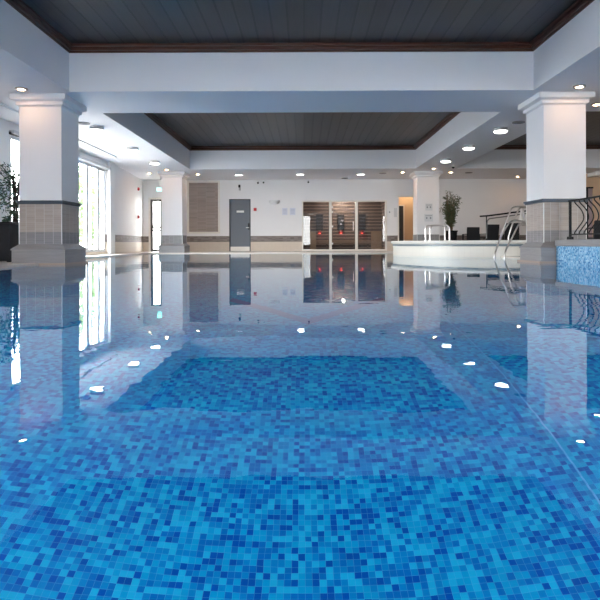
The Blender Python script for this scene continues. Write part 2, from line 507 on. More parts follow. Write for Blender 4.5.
# lit hallway behind the doorway
x0, x1, z0, z1 = HW
bm = N()
bx(bm, x0-.3, x1+1.2, 24.2, 24.3, 0, SOF); bx(bm, x0-.30, x0-.2, YF+.14, 24.2, 0, SOF); bx(bm, x1+1.1, x1+1.2, YF+.14, 24.2, 0, SOF)
struct('wall_hallway', bm, M_hall)
bm = N(); bx(bm, x0-.2, x1+1.1, YF+.14, 24.2, 0, DECK); struct('floor_hallway', bm, mat('brown_floor', (.16, .07, .035), .4))
b = N(); bx(b, px(400, 23.95), px(404.2, 23.95), 24.13, 24.19, DECK, pz(206, 23.95), .005)
d = struct('door_3', b, M_doorframe)
b = N(); sph(b, px(400.9, 23.9), 24.09, pz(229.5, 23.9), .03); obj('door_handle', b, M_iron, d, True)
b = N(); bx(b, px(404.2, 23.95), px(405.4, 23.95), 24.12, 24.19, DECK, pz(204.8, 23.95)); bx(b, px(399, 23.95), px(404.2, 23.95), 24.12, 24.19, pz(206, 23.95), pz(204.8, 23.95)); obj('door_frame', b, M_cream, d)
bm = N(); bx(bm, x0-.05, x0, YF-.015, YF+.14, z0, z1+.05, .003); bx(bm, x1, x1+.05, YF-.015, YF+.14, z0, z1+.05, .003); bx(bm, x0, x1, YF-.015, YF+.14, z1, z1+.05, .003)
struct('trim_6', bm, M_cream)
# dark frame in the tan partition
b = N(); bx(b, 10.55, 10.64, 20.96, 21.16, DECK, 2.42); bx(b, 10.64, 10.84, 20.96, 21.16, 2.37, 2.42)
d = struct('door_4', b, M_iron)
b = N(); bx(b, 10.64, 10.84, 21.04, 21.08, DECK, 2.37); obj('door_panel', b, mat('mauve_door', (.42, .32, .33), .5), d)

# ------------------------------------------------------------ setting: floor, pool
AL, AR = -4.5, 4.28
BL, BR = -5.5, 4.75
Y1, Y2, Y3 = 9.52, 10.5, 19.86
P0 = -2.2
bm = N()
def fl(x0, x1, y0, y1): bx(bm, x0, x1, y0, y1, -.22, DECK)
fl(-6.35, XR, YB-.1, P0)                     # behind camera
fl(-6.35, AL, P0, Y1); fl(-6.35, -4.08, Y1, Y2); fl(-6.35, BL, Y2, Y3); fl(-6.75, XR, Y3, YF+.14)
fl(AR, XR, P0, Y1-.0); fl(4.02, XR, Y1, Y2); fl(BR, XR, Y2, Y3)
struct('floor', bm, M_deck)
# pool basin
POOLZ = -1.5
bm = N()
outline = [(AL, P0), (AR, P0), (AR, Y1), (4.02, Y1), (4.02, Y2), (BR, Y2), (BR, Y3), (BL, Y3), (BL, Y2), (-4.08, Y2), (-4.08, Y1), (AL, Y1)]
fv = [bm.verts.new((x, y, POOLZ)) for x, y in outline]; tv = [bm.verts.new((x, y, -.0)) for x, y in outline]
bm.faces.new(fv)
for i in range(12): bm.faces.new((fv[i], fv[(i+1) % 12], tv[(i+1) % 12], tv[i]))
struct('pool_basin', bm, M_pool)
bm = N(); bm.faces.new([bm.verts.new((x, y, 0)) for x, y in outline])
w = obj('pool_water', bm, M_water); tag(w, 'calm clear blue water filling the large swimming pool', 'pool water', kind='stuff')
if w.data.polygons[0].normal.z < 0: w.data.flip_normals()
# pale inlaid line and plum V on the pool floor
bm = N(); bx(bm, 1.075, 1.083, 1.0, 9, POOLZ, POOLZ+.002); struct('trim_7', bm, M_lane)
bm = N()
for s in (-1, 1):
    a = (0.03, 4.12); e = (s*.72+.03, 5.15)
    vs = [bm.verts.new(p) for p in ((a[0], a[1], POOLZ+.003), (e[0], e[1], POOLZ+.003), (e[0], e[1]+.2, POOLZ+.003), (a[0], a[1]+.2, POOLZ+.003))]
    bm.faces.new(vs)
struct('trim_8', bm, M_laneR)
# lips round the near column feet
for n_, (xa, xb) in ((9, (-4.98, -4.08)), (10, (4.02, 4.92))):
    bm = N(); s = .025
    bx(bm, xa-s, xb+s, 9.52-s, 9.52, -.05, DECK+.004)
    if xb < 0: bx(bm, xb, xb+s, 9.52, 10.5, -.05, DECK+.004)
    else: bx(bm, xa-s, xa, 9.52, 10.5, -.05, DECK+.004)
    struct('trim_%d' % n_, bm, M_lip)

# raised pool at the right
RX = AR
bm = N(); 
bx(bm, RX-.002, RX+.2, P0, Y1-.02, -.6, .292); bx(bm, 8.0, 8.2, P0, Y1, DECK, .292); bx(bm, RX+.2, 8.0, P0, P0+.2, DECK, .292); bx(bm, RX+.2, 8.0, Y1-.2, Y1-.02, DECK, .292)
t = thing('raised_pool', 'raised side pool clad in pale blue mosaic under grey stone coping, below black railing', 'raised pool', (0, 0, 0))
obj('mosaic_wall', bm, M_spamos, t)
bm = N(); bx(bm, RX-.03, RX+.33, P0, Y1-.02, .292, .40, .012); bx(bm, 7.85, 8.25, P0, Y1, .292, .40, .012); bx(bm, RX+.33, 7.85, P0, P0+.33, .292, .40, .012); bx(bm, RX+.33, 7.85, Y1-.33, Y1-.02, .292, .40, .012)
obj('coping', bm, M_stone, t)
bm = N(); vs = [bm.verts.new(p) for p in ((RX+.2, P0+.2, .27), (8.0, P0+.2, .27), (8.0, Y1-.2, .27), (RX+.2, Y1-.2, .27))]; bm.faces.new(vs)
w2 = obj('water', bm, M_water, t)

# unseen lamps added in the pool side walls to brighten floor and water
M_fill_lamp = mat('added_fill_lens', (.8, .9, 1), .3, emit=(.58, .94, 1), es=92)
ul = None
for (x, sgn, side) in ((AL, 1, 'left'), (AR, -1, 'right')):
    for y, where in ((-.8, 'behind the viewpoint'), (1.7, 'beside the viewpoint'), (4.2, 'ahead of the viewpoint')):
        lab = 'added unseen underwater fill lamp in the %s pool wall %s' % (side, where)
        if ul is None:
            ul = thing('added_pool_lamp', lab, 'pool lamp', (x, y, -.85), 0, 'added underwater fill lamps')
            t = bmesh.new(); b = N(); lathe(t, [(.15, 0), (.15, .03), (.18, .03), (.185, 0)], 0, 0, 28); merge(b, t, Matrix.Rotation(PI/2, 4, 'Y')); obj('bezel', b, M_chrome, ul, True)
            b = N(); cylx(b, (.002, 0, 0), (.025, 0, 0), .15, 28); obj('lens', b, M_fill_lamp, ul, True)
        else: dup(ul, (x, y, -.85), lab, 0 if sgn > 0 else PI)
# round whirlpool
CX, CY, R = 6.2, 16.7, 3.5
t = thing('round_whirlpool', 'low round cream tiled whirlpool with grey striped rim rising from the pool at right', 'whirlpool', (CX, CY, 0))
def creamt():
    m = mat('cream_tile', (.72, .70, .64), .4); g = G(m)
    v, x, y, z = g.xyz()
    at = g.math('ARCTAN2', y, x)
    jt = g.math('MAXIMUM', g.line(at, .045, .0016), g.line(z, .10, .003, .02))
    c = g.mix(g.noise(v, 3, 2), (.76, .73, .66), (.68, .66, .61))
    g.l(g.mix(g.math('MULTIPLY', jt, .35), c, (.55, .52, .47)), g.p.inputs['Base Color'])
    return m
bm = N(); lathe(bm, [(R, -1.5), (R, .22), (R+.012, .225), (R+.012, .325), (R, .33), (R, .335)], 0, 0); obj('drum_wall', bm, creamt(), t, True)
bm = N(); lathe(bm, [(R+.013, .262), (R+.018, .265), (R+.018, .315), (R+.013, .318)], 0, 0); obj('rim_stripe', bm, mat('blue_grey_stripe', (.12, .16, .19), .4), t, True)
bm = N(); lathe(bm, [(R, .33), (R+.05, .335), (R+.065, .36), (R+.065, .385), (R+.05, .41), (R-.1, .412), (R-.55, .412), (R-.57, .40), (R-.57, .0), (0.01, 0.0)], 0, 0); obj('rim_coping', bm, mat('rim_cream', (.74, .72, .68), .35), t, True)
bm = N(); lathe(bm, [(R-.57, .36), (0.01, .36)], 0, 0); obj('water', bm, M_water, t, True)

# ------------------------------------------------------------ columns
def column(label, xa, xb, ya, yb, ztile, name='column'):
    cx, cy = (xa+xb)/2, (ya+yb)/2
    t = thing(name, label, 'column', (cx, cy, 0))
    def P(n, b, m): 
        return obj(n, b, m, t, shift=(cx, cy, 0))
    b = N(); bx(b, xa, xb, ya, yb, ztile, 2.74, .004); P('shaft', b, M_plaster)
    b = N(); frustum(b, xa, xb, ya, yb, 2.715, 2.74, .02)
    bx(b, xa-.04, xb+.04, ya-.04, yb+.04, 2.74, 2.80, .004); frustum(b, xa-.04, xb+.04, ya-.04, yb+.04, 2.80, 2.825, .06)
    bx(b, xa-.11, xb+.11, ya-.11, yb+.11, 2.825, SOF-.001, .005); P('capital', b, M_plaster)
    b = N(); bx(b, xa-.0, xb+.0, ya-.0, yb+.0, .345, ztile, .002)
    o = P('tile_cladding', b, M_coltile if ztile > .9 else M_coltile_low)
    b = N()
    for qx in (xa, xb):
        for qy in (ya, yb):
            bx(b, qx-.006, qx+.006, qy-.006, qy+.006, .345, ztile-.01)
    c = obj('corner_bead', b, M_white, t, shift=(cx, cy, 0))
    if ztile > .9:
        b = N(); bx(b, xa-.025, xb+.025, ya-.025, yb+.025, ztile, ztile+.03, .006); bx(b, xa-.045, xb+.045, ya-.045, yb+.045, ztile+.03, ztile+.06, .008); P('dado_rail', b, M_bandtrim)
    b = N(); bx(b, xa-.09, xb+.09, ya-.09, yb+.09, -1.5 if ya < 12 else DECK, .25, .006)
    bx(b, xa-.105, xb+.105, ya-.105, yb+.105, .25, .275, .008); frustum(b, xa-.0, xb+.0, ya-.0, yb+.0, .275, .36, .10, False)
    P('plinth', b, M_stone)
    return t
M_coltile_low = stacked_tile('column_tile_low', (.17, .165, .17), (.27, .26, .26), (.45, .44, .43))
column('square white column with beige tiled lower part at left front, beside the dark planter', -4.89, -4.16, 9.62, 10.36, 1.045)
column('square white column with grey tiled lower part at right front, beside the black railing', 4.12, 4.85, 9.62, 10.36, 1.045)
column('distant white column at far left, beside the glazed fire exit', -5.08, -4.34, 19.98, 20.72, .65)
column('distant white column at far right, carrying notices, beside the lit doorway', 4.075, 4.875, 20.16, 20.90, .65)

# notices on the far right column
for (x0, x1, y0, y1, lab) in ((425.5, 432.5, 204, 211, 'upper white printed notice on the distant right column'), (424.5, 433, 214.5, 222, 'lower white printed notice on the distant right column')):
    D = 20.155
    t = thing('notice', lab, 'notice', (px((x0+x1)/2, D), D, pz(y1, D)), group=None)
    b = N(); w = px(x1, D)-px(x0, D); h = pz(y0, D)-pz(y1, D)
    bx(b, -w/2, w/2, -.008, 0, 0, h); obj('sheet', b, mat('notice_sheet', (.66, .68, .70), .6), t)
    b = N()
    for q in (-.25, .2): bx(b, q*w-.02, q*w+.03, -.010, -.008, h*.35, h*.6)
    bx(b, -w*.4, w*.4, -.010, -.008, h*.75, h*.82)
    obj('printed_marks', b, mat('grey_ink', (.25, .27, .30), .6), t)

# ------------------------------------------------------------ ceiling lights
def Dof(y, x): return (SOF-H)*F/(243-(y+.0035*(x-304)))
b = N(); cyl(b, 0, 0, -.075, 0, .15, .15, 32)
t0 = thing('drum_light', '', 'ceiling light', (0, 0, 0), group='round drum lights on the side soffits')
obj('housing', b, M_steelgrey, t0, True)
b = N(); cyl(b, 0, 0, -.10, -.075, .13, .147, 32); obj('diffuser', b, M_cool, t0, True)
drums = [(97, 131, 'drum light on left soffit nearest the front left column'), (133, 151, 'drum light on left soffit, middle of three'), (155, 164, 'drum light on left soffit closest to the distant left column'),
         (501, 132, 'drum light on right soffit nearest the front right column'), (469, 149, 'drum light on right soffit, middle of three'), (446, 162, 'drum light on right soffit closest to the distant right column')]
for i, (x, y, lab) in enumerate(drums):
    D = (SOF-.09-H)*F/(243-(y+.0035*(x-304)))
    loc = (px(x, D), D, SOF)
    if i == 0: t0.location = loc; t0['label'] = 'round white '+lab
    else: dup(t0, loc, 'round white '+lab)
def ring(b, r0, r1, z0, z1, seg=28):
    lathe(b, [(r0, z1), (r0, z0), (r1, z0), (r1, z1)], 0, 0, seg)
t1 = thing('downlight', '', 'ceiling light', (0, 0, 0), group='warm recessed downlights')
b = N(); ring(b, .055, .10, -.02, 0); obj('trim_ring', b, M_spotring, t1, True)
b = N(); cyl(b, 0, 0, -.014, -.002, .055, .055, 24); obj('lens', b, M_warm, t1, True)
spots = [(22, 88.5, 'in front of the front left column'), (580, 86, 'in front of the front right column'), (597, 104, 'at right picture edge beside the front right column'),
         (167, 169.5, 'above the distant left column'), (149.5, 173, 'above the glazed fire exit'), (198, 174, 'above the brown tiled wall panel'),
         (403, 172, 'above the lit doorway'), (434, 168.3, 'above the notices on the distant right column'), (451, 172, 'above the tall bamboo plant'), (518, 176.3, 'above the pool handrails'), (587, 178.2, 'before the tan partition')]
for i, (x, y, lab) in enumerate(spots):
    D = min(Dof(y, x), 22.2)
    loc = (px(x, D), D, SOF)
    if i == 0: t1.location = loc; t1['label'] = 'small bright warm downlight '+lab
    else: dup(t1, loc, 'small bright warm downlight '+lab)
t2 = thing('flush_light', '', 'ceiling light', (0, 0, 0), group='flush lights near the back wall')
b = N(); ring(b, .13, .155, -.025, 0); obj('trim_ring', b, M_steelgrey, t2, True)
b = N(); cyl(b, 0, 0, -.03, -.001, .13, .13, 28); obj('diffuser', b, M_cool, t2, True)
for i, (x, y, lab) in enumerate([(239, 174.5, 'above the grey door'), (300.5, 174, 'above the left sauna pane'), (361, 174, 'above the right sauna pane')]):
    D = Dof(y, x); loc = (px(x, D), D, SOF)
    if i == 0: t2.location = loc; t2['label'] = 'flush round light '+lab
    else: dup(t2, loc, 'flush round light '+lab)
t3 = None
for i, (x, y, lab) in enumerate([(84, 123, 'right of the front left column capital'), (519, 122, 'left of the front right column capital'), (383, 173, 'before the lit doorway'), (345, 178, 'above the middle sauna pane'), (469, 172.5, 'right of the bamboo plant')]):
    D = Dof(y, x); loc = (px(x, D), D, SOF)
    lab = 'small flat grey ceiling vent '+lab
    if t3 is None:
        t3 = thing('ceiling_vent', lab, 'vent', loc, group='round ceiling vents')
        b = N(); ring(b, .085, .13, -.018, 0); obj('vent_ring', b, mat('vent_grey', (.25, .25, .26), .6), t3, True)
        b = N(); cyl(b, 0, 0, -.012, -.001, .085, .085, 24); obj('vent_disc', b, mat('vent_dark', (.14, .14, .15), .6), t3, True)
    else: dup(t3, loc, lab)
# warm lamp of the hallway
l = bpy.data.lights.new('hall_lamp', 'AREA'); l.shape = 'DISK'; l.size = .25; l.energy = 4.5; l.color = (1, .78, .55)
o = bpy.data.objects.new('hall_lamp', l); COL.objects.link(o); o.location = (px(409, 23.9), 23.85, 2.85); tag(o, 'warm hallway ceiling lamp beyond the lit doorway', 'lamp')

# ------------------------------------------------------------ back wall fittings
D = D0
def wallbox(b, x0, x1, y0, y1, d=.02, bev=0):
    return bx(b, px(x0, D), px(x1, D), YF-d, YF, pz(y1, D, (x0+x1)/2), pz(y0, D, (x0+x1)/2), bev)
t = thing('tile_panel', 'tall brown tiled panel in a pale frame on back wall left of grey door', 'wall panel', (0, YF, 0))
b = N(); wallbox(b, 189.3, 218.3, 182.7, 231.8, .02); obj('tile_face', b, M_panel, t, shift=(0, YF, 0))
b = N(); wallbox(b, 187.6, 189.3, 181, 233.4, .035); wallbox(b, 218.3, 220, 181, 233.4, .035); wallbox(b, 189.3, 218.3, 181, 182.7, .035); wallbox(b, 189.3, 218.3, 231.8, 233.4, .035); obj('frame', b, M_cream, t, shift=(0, YF, 0))
b = N(); wallbox(b, 181.8, 185.6, 200, 217, .03); wallbox(b, 182.4, 185.0, 201, 216, .036); tag(obj('wall_grille', b, mat('grille_grey', (.35, .35, .36), .5)), 'narrow grey grille on back wall beside the distant left column', 'grille')
t = thing('emergency_light', 'small black and white emergency light above the grey door', 'emergency light', (0, YF, 0))
b = N(); wallbox(b, 238.7, 240.6, 184.8, 187.6, .06, .006); obj('lamp_head', b, M_iron, t, shift=(0, YF, 0))
b = N(); wallbox(b, 239, 240.9, 187.6, 190.5, .04, .006); obj('bracket', b, M_steelgrey, t, shift=(0, YF, 0))
t = thing('fire_call_point', 'red fire call point on back wall right of grey door', 'call point', (0, YF, 0))
b = N(); wallbox(b, 253.8, 256.7, 208, 211, .05, .005); obj('box', b, M_red, t, shift=(0, YF, 0))
b = N(); wallbox(b, 254, 256.7, 211.6, 213.8, .01); obj('sign_plate', b, M_white, t, shift=(0, YF, 0))
b = N()
t = bmesh.new(); bmesh.ops.create_uvsphere(t, u_segments=24, v_segments=16, radius=.22)
bmesh.ops.bisect_plane(t, geom=t.verts[:]+t.edges[:]+t.faces[:], plane_co=(0, 0, .05), plane_no=(0, 0, 1), clear_outer=True)
merge(b, t, Matrix.Translation((px(274.5, D), YF-.02, pz(201, D)))@Matrix.Diagonal((1, .7, .62, 1)))
tag(obj('wall_uplighter', b, mat('uplighter_grey', (.74, .74, .74), .5), None, True), 'pale half-bowl uplighter on back wall between grey door and notices', 'wall lamp')
for (x0, x1, lab) in ((282.3, 287.6, 'left one of two white paper notices on back wall left of sauna'), (290, 295.5, 'right one of two white paper notices on back wall left of sauna')):
    t = thing('paper_notice', lab, 'notice', (0, YF, 0), group='paper notices beside the sauna')
    b = N(); wallbox(b, x0, x1, 208, 215, .012); obj('sheet', b, M_paper, t, shift=(0, YF, 0))
    b = N()
    for q in range(4): wallbox(b, x0+.8, x1-.8, 209.2+q*1.3, 209.6+q*1.3, .0135)
    obj('printed_lines', b, mat('pale_ink', (.45, .47, .56), .6), t, shift=(0, YF, 0))
t = thing('control_panel', 'small pale wall control right of the sauna', 'wall control', (0, YF, 0))
b = N(); wallbox(b, 388, 391, 210.5, 215.5, .03, .004); obj('casing', b, M_white, t, shift=(0, YF, 0))
b = N(); wallbox(b, 389, 390.2, 211.5, 213, .034); obj('display', b, mat('display_grey', (.2, .22, .25), .3), t, shift=(0, YF, 0))
b = N(); wallbox(b, 394, 397, 208, 217, .012); tag(obj('wall_sign', b, mat('pale_sign', (.62, .62, .63), .6)), 'tall pale sign between the sauna and the lit doorway', 'sign')
# cameras
for (x, y, lab, on) in ((258.5, 182.4, 'small security camera on back wall, left of the pair near the grey door', 1), (264, 182.0, 'small security camera on back wall, right of the pair near the grey door', 1), (308.5, 181.8, 'single small security camera above the sauna', 1)):
    X, Z = px(x, D), pz(y, D)
    t = thing('security_camera', lab, 'camera', (X, YF, Z), group='security cameras')
    b = N(); cylx(b, (0, 0, .03), (0, -.08, .03), .045); obj('mount', b, M_white, t, True)
    b = N(); cylx(b, (0, -.05, .01), (0, -.17, -.035), .04); obj('camera_body', b, M_white if x != 258.5 else M_steelgrey, t, True)
    b = N(); cylx(b, (0, -.165, -.033), (0, -.178, -.038), .034); obj('lens', b, M_iron, t, True)
X, Z = px(453.5, 18.6), SOF
t = thing('dome_camera', 'white ceiling camera near the distant right column', 'camera', (X, 18.6, Z))
b = N(); cyl(b, 0, 0, -.05, 0, .06); obj('mount', b, M_white, t, True)
b = N(); sph(b, 0, 0, -.06, .045); obj('dome', b, M_iron, t, True)
# exit sign and alarms at far left
Xe = px(159.7, 22)
t = thing('exit_sign', 'glowing pale green exit sign hanging above the glazed fire exit', 'exit sign', (Xe, 22.0, pz(190.8, 22)))
b = N(); bx(b, -.10, .10, -.02, .02, 0, .14, .004); obj('lit_panel', b, M_green, t)
b = N(); bx(b, -.11, .11, -.025, .025, .14, .165, .004); cylx(b, (0, 0, .16), (0, 0, SOF-pz(190.8, 22)), .008, 8); obj('hanger', b, M_white, t)
for (y, lab) in ((189, 'red alarm sounder high on the left wall before the fire exit'), (217, 'red call point low on the left wall before the fire exit')):
    D_ = 21.6; Xw = -6.5+.38*(22.6-D_)/4.75+.02
    z = pz(y, D_, 142)
    t = thing('fire_alarm', lab, 'alarm', (Xw, D_, z))
    b = N(); cylx(b, (0, 0, 0), (.05, 0, 0), .06) if y < 200 else bx(b, 0, .05, -.06, .06, -.06, .06, .01); obj('body', b, M_red, t, True)
    b = N(); sph(b, .055, 0, 0, .025); obj('button', b, M_iron if y > 200 else M_red, t, True)
# dark vent slot high on the left wall
b = N(); bx(b, -6.12, -6.06, 11.62, 11.95, pz(134, 11.75, 14)-.03, pz(134, 11.75, 14)+.03, .005)
tag(obj('air_vent', b, mat('slot_dark', (.06, .06, .06), .6)), 'dark slot vent on left wall above the window behind the tree', 'vent')
# AC box at right
b = N(); bx(b, px(593, 20.5), px(606, 20.5), 20.3, 20.9, pz(176, 20.5, 598), SOF-.002, .02)
tag(obj('air_conditioner', b, M_white), 'white air conditioning box under the ceiling at far right', 'air conditioner')

# ------------------------------------------------------------ sauna
x0, x1, z0, z1 = SA
YS = YF+.14
t = thing('sauna_cabin', 'sauna front of three tall glass panes in pale frames on back wall', 'sauna', (0, YF, 0))
def SP(n, b, m, par=None, sm=False): return obj(n, b, m, par or t, sm, shift=(0, YF, 0))
b = N()
for a, c in ((302.0, 303.3), (385.2, 387.0)): bx(b, px(a, D0), px(c, D0), YF-.03, YF+.1, DECK, z1+.05, .004)
for a, c in ((329.3, 331.8), (355.2, 357.8)): bx(b, px(a, D0), px(c, D0), YF-.03, YF+.07, z0, z1, .004)
bx(b, x0, x1, YF-.03, YF+.1, z1, z1+.05, .004); bx(b, x0, x1, YF-.04, YF+.1, DECK, z0+.03, .004)
SP('frame', b, M_cream)
for i, (a, c) in enumerate(((303.3, 329.3), (331.8, 355.2), (357.8, 385.2))):
    b = N(); bx(b, px(a, D0), px(c, D0), YF+.03, YF+.04, z0+.03, z1)
    pn = SP('glass_pane' if i != 1 else 'glass_door', b, M_sglass)
    if i == 1:
        for y in (207.3, 212, 226.5, 243.7):
            h = N(); bx(h, px(331.4, D0), px(333.2, D0), YF+.0, YF+.05, pz(y, D0)-.035, pz(y, D0)+.035, .004); o = obj('hinge', h, M_white, pn, shift=(0, YF, 0))
        h = N(); tube(h, [(px(353.3, D0), YF+.03, pz(222, D0)), (px(353.3, D0), YF-.03, pz(222, D0)), (px(353.3, D0), YF-.03, pz(230.5, D0)), (px(353.3, D0), YF+.03, pz(230.5, D0))], .012); obj('door_handle', h, M_chrome, pn, True, shift=(0, YF, 0))
YSB = 24.1
bm = N(); bx(bm, x0-.1, x1+.1, YSB, YSB+.1, 0, 2.3); bx(bm, x0-.1, x0-.0, YS, YSB, 0, 2.3); bx(bm, x1, x1+.1, YS, YSB, 0, 2.3); bx(bm, x0-.1, x1+.1, YS, YSB, 2.2, 2.3)
struct('wall_sauna', bm, M_slats)
bm = N(); bx(bm, x0, x1, YS, YSB, 0, DECK+.02); struct('floor_sauna', bm, mat('sauna_floor', (.12, .09, .08), .6))
Ds = 24.0
for i, (x, lab) in enumerate(((319.7, 'left infrared heater glowing red at its foot inside the sauna'), (341, 'middle infrared heater glowing red at its foot inside the sauna'), (362.3, 'right infrared heater glowing red at its foot inside the sauna'))):
    loc = (px(x, Ds), YSB-.01, pz(233.2, Ds))
    if i == 0:
        th = thing('infrared_heater', lab, 'heater', loc, group='infrared heaters in the sauna')
        b = N(); bx(b, -.15, .15, -.06, 0, .12, .80, .008); obj('casing', b, M_heater, th)
        b = N()
        for q in range(4): bx(b, -.14, .14, -.075, -.06, .20+q*.15, .235+q*.15, .003)
        obj('reflector_bar', b, mat('heater_bar', (.10, .11, .13), .3, .6), th)
        b = N(); lathe(b, [(.11, 0), (.085, .07), (.05, .10), (.01, .11)], 0, 0, 20); bmesh.ops.translate(b, verts=b.verts[:], vec=(0, -.09, .0)); obj('lamp_hood', b, mat('hood_red', (.25, .02, .02), .4), th, True)
        b = N(); sph(b, 0, -.09, .03, .055); obj('lamp', b, M_glowred, th, True)
    else: dup(th, loc, lab)
t = thing('sauna_bench', 'long slatted timber bench along the back of the sauna', 'bench', (0, 23.8, DECK))
b = N(); zz = pz(240, 23.6)
for q in range(4): bx(b, x0+.35, x1-.45, -.30+q*.135, -.30+q*.135+.115, zz-.04-DECK, zz-DECK, .004)
obj('seat', b, M_benchwood, t)
b = N(); bx(b, x0+.35, x1-.45, -.31, -.28, zz-.16-DECK, zz-.045-DECK, .004); obj('apron', b, M_benchwood, t)
for q in range(5):
    b = N(); X = x0+.45+q*(x1-x0-1.1)/4; bx(b, X-.03, X+.03, -.27, -.21, 0.02, zz-.045-DECK); obj('support', b, M_slats, t)
t = None
for (a, c, y0, lab) in ((309.8, 316, 232, 'pale timber side panel at left end of sauna bench'), (371, 381.5, 231.3, 'wide pale timber side panel at right end of sauna bench')):
    tt = 23.1
    b = N(); bx(b, px(a, tt), px(c, tt), tt, tt+.04, DECK+.02, pz(y0, tt), .004)
    tag(obj('bench_side', b, M_lightwood), lab, 'timber panel', 'timber panels in the sauna')
l = bpy.data.lights.new('sauna_lamp', 'POINT'); l.energy = 26; l.color = (1, .82, .68); l.shadow_soft_size = .05
o = bpy.data.objects.new('sauna_lamp', l); COL.objects.link(o); o.location = ((x0+x1)/2, 23.3, 2.1); tag(o, 'small warm lamp under the sauna ceiling', 'lamp')

# ------------------------------------------------------------ right railing
t = thing('iron_railing', 'black wrought iron railing with bowed bars on the raised pool coping at right', 'railing', (4.46, 0, .40))
b = N(); YA, YZ = 9.38, 1.0
bx(b, -.022, .022, YZ, YA+.03, .635, .66, .004); obj('handrail', b, M_iron, t)
b = N(); bx(b, -.012, .012, YZ, YA, .075, .095); obj('bottom_rail', b, M_iron, t)
y = YA
while y > YZ:
    b = N(); bx(b, -.017, .017, y-.017, y+.017, 0, .636); bx(b, -.04, .04, y-.04, y+.04, 0, .05, .005); obj('post', b, M_iron, t); y -= 2.09
b0 = N(); tube(b0, smooth_path([(0, 0, .64), (.01, 0, .60), (.10, 0, .50), (.145, 0, .40), (.135, 0, .31), (.05, 0, .19), (.0, 0, .12), (0, 0, .08)], 5), .0095, 6)
bal = obj('baluster', b0, M_iron, t, True); y = YA-.16; bal.location = (0, y, 0)
y -= .155
while y > YZ+.1:
    if abs(((YA-y) % 2.09)) > .05:
        c = bal.copy(); COL.objects.link(c); c.parent = t; c.location = (0, y, 0)
    y -= .155

# ------------------------------------------------------------ handrails
def P3(x, y, D):
    return Vector((px(x, D), D, H+(243-(y+.0035*(x-304)))/F*D))
def railset(name, lab, cat, paths, r, base, names=None, extra=()):
    t = thing(name, lab, cat, base)
    for p in paths:
        b = N(); tube(b, smooth_path(p, 6), r, 10); obj('rail', b, M_chrome, t, True, shift=base)
    return t
Da, Db = 13.1, 13.1
A = [(px(499.5, 13.3), 13.3, -.9), (px(495.5, 13.2), 13.2, -.25), P3(494.4, 258.5, 13.1), P3(496, 250, 13.12), P3(501.5, 236, 13.2), P3(508, 224.5, 13.3), P3(511.5, 221.3, 13.4), P3(516, 220.5, 13.5), P3(524, 222, 13.9)]
B = [(px(509.5, 13.3), 13.3, -.9), (px(505.5, 13.2), 13.2, -.25), P3(504.4, 258.5, 13.1), P3(506, 250, 13.12), P3(513, 236, 13.25), P3(518.5, 225, 13.4), P3(521, 223.3, 13.6), P3(526, 223.5, 13.9), P3(531, 225, 14.2)]
lad = railset('pool_ladder', 'bent steel pool ladder rails rising out of the water before the round whirlpool', 'ladder', [A, B], .02, Vector((px(500, 13.2), 13.2, 0)))
for z in (-.25, -.5, -.75):
    b = N(); a1 = Vector(A[1]); b1 = Vector(B[1]); bx(b, a1.x, b1.x, 13.17, 13.27, z-.015, z+.015, .005); obj('tread', b, M_chrome, lad, shift=Vector((px(500, 13.2), 13.2, 0)))
Cc = [(px(500.5, 14), 14.0, .41), P3(501.5, 234, 14.0), P3(509.5, 213.5, 14.0), P3(512, 208.5, 14.05), P3(515, 207, 14.15), P3(521, 206.6, 14.3), P3(528, 207.5, 14.5)]
Dd = [(px(508.5, 14.1), 14.1, .41), P3(509, 235, 14.1), P3(513, 223, 14.1), P3(518.5, 210, 14.15), P3(520, 208.2, 14.2), P3(523, 207.5, 14.3), P3(530, 208.5, 14.6)]
hd = railset('grab_rail', 'tall leaning steel grab rails standing on whirlpool rim behind the ladder', 'handrail', [Cc, Dd], .02, Vector((px(504, 14), 14, .41)))
def arch(t, xa, xb, y, ztop, r=.12, base=None):
    pts = [(xa, y, .405), (xa, y, ztop-r)]
    for k in range(1, 7): pts.append((xa+r-r*math.cos(PI/2*k/6), y, ztop-r+r*math.sin(PI/2*k/6)))
    for k in range(0, 7): pts.append((xb-r+r*math.sin(PI/2*k/6), y, ztop-r+r*math.cos(PI/2*k/6)))
    pts.append((xb, y, .405))
    b = N(); tube(b, pts, .022, 10); obj('rail', b, M_chrome, t, True, shift=base)
    for q in (xa, xb):
        b = N(); cyl(b, q, y, .41, .425, .045, .045, 16); obj('floor_flange', b, M_chrome, t, True, shift=base)
for (xa, xb, y, lab) in ((425.6, 449.6, 14.75, 'nearer and wider steel arch handrail on the whirlpool rim'), (430, 445, 15.3, 'farther and narrower steel arch handrail on the whirlpool rim')):
    base = Vector((px(xa, y), y, .41)); t = thing('arch_handrail', lab, 'handrail', base, group='arch handrails on the whirlpool')
    arch(t, px(xa, y), px(xb, y), y, pz(225.2, y, 437), base=base)
# white towel over the grab rail ends
b = N(); n1, n2 = 10, 8; D_ = 14.45; grid = []
for i in range(n1+1):
    u = i/n1; w = .07+.13*u; rr = []
    for j in range(n2+1):
        s = j/n2-.5
        rr.append(b.verts.new((px(522, D_)+.03*u+s*w, D_+.018*math.sin(s*14+u*3)*(1+u)-.0, pz(207.5, D_, 522)-u*.47)))
    grid.append(rr)
for i in range(n1):
    for j in range(n2): b.faces.new((grid[i][j], grid[i][j+1], grid[i+1][j+1], grid[i+1][j]))
o = obj('hanging_towel', b, mat('white_towel', (.72, .68, .66), .9), None, True); md = o.modifiers.new('s', 'SOLIDIFY'); md.thickness = .012
tag(o, 'white towel hanging from the grab rail beside the front right column', 'towel')

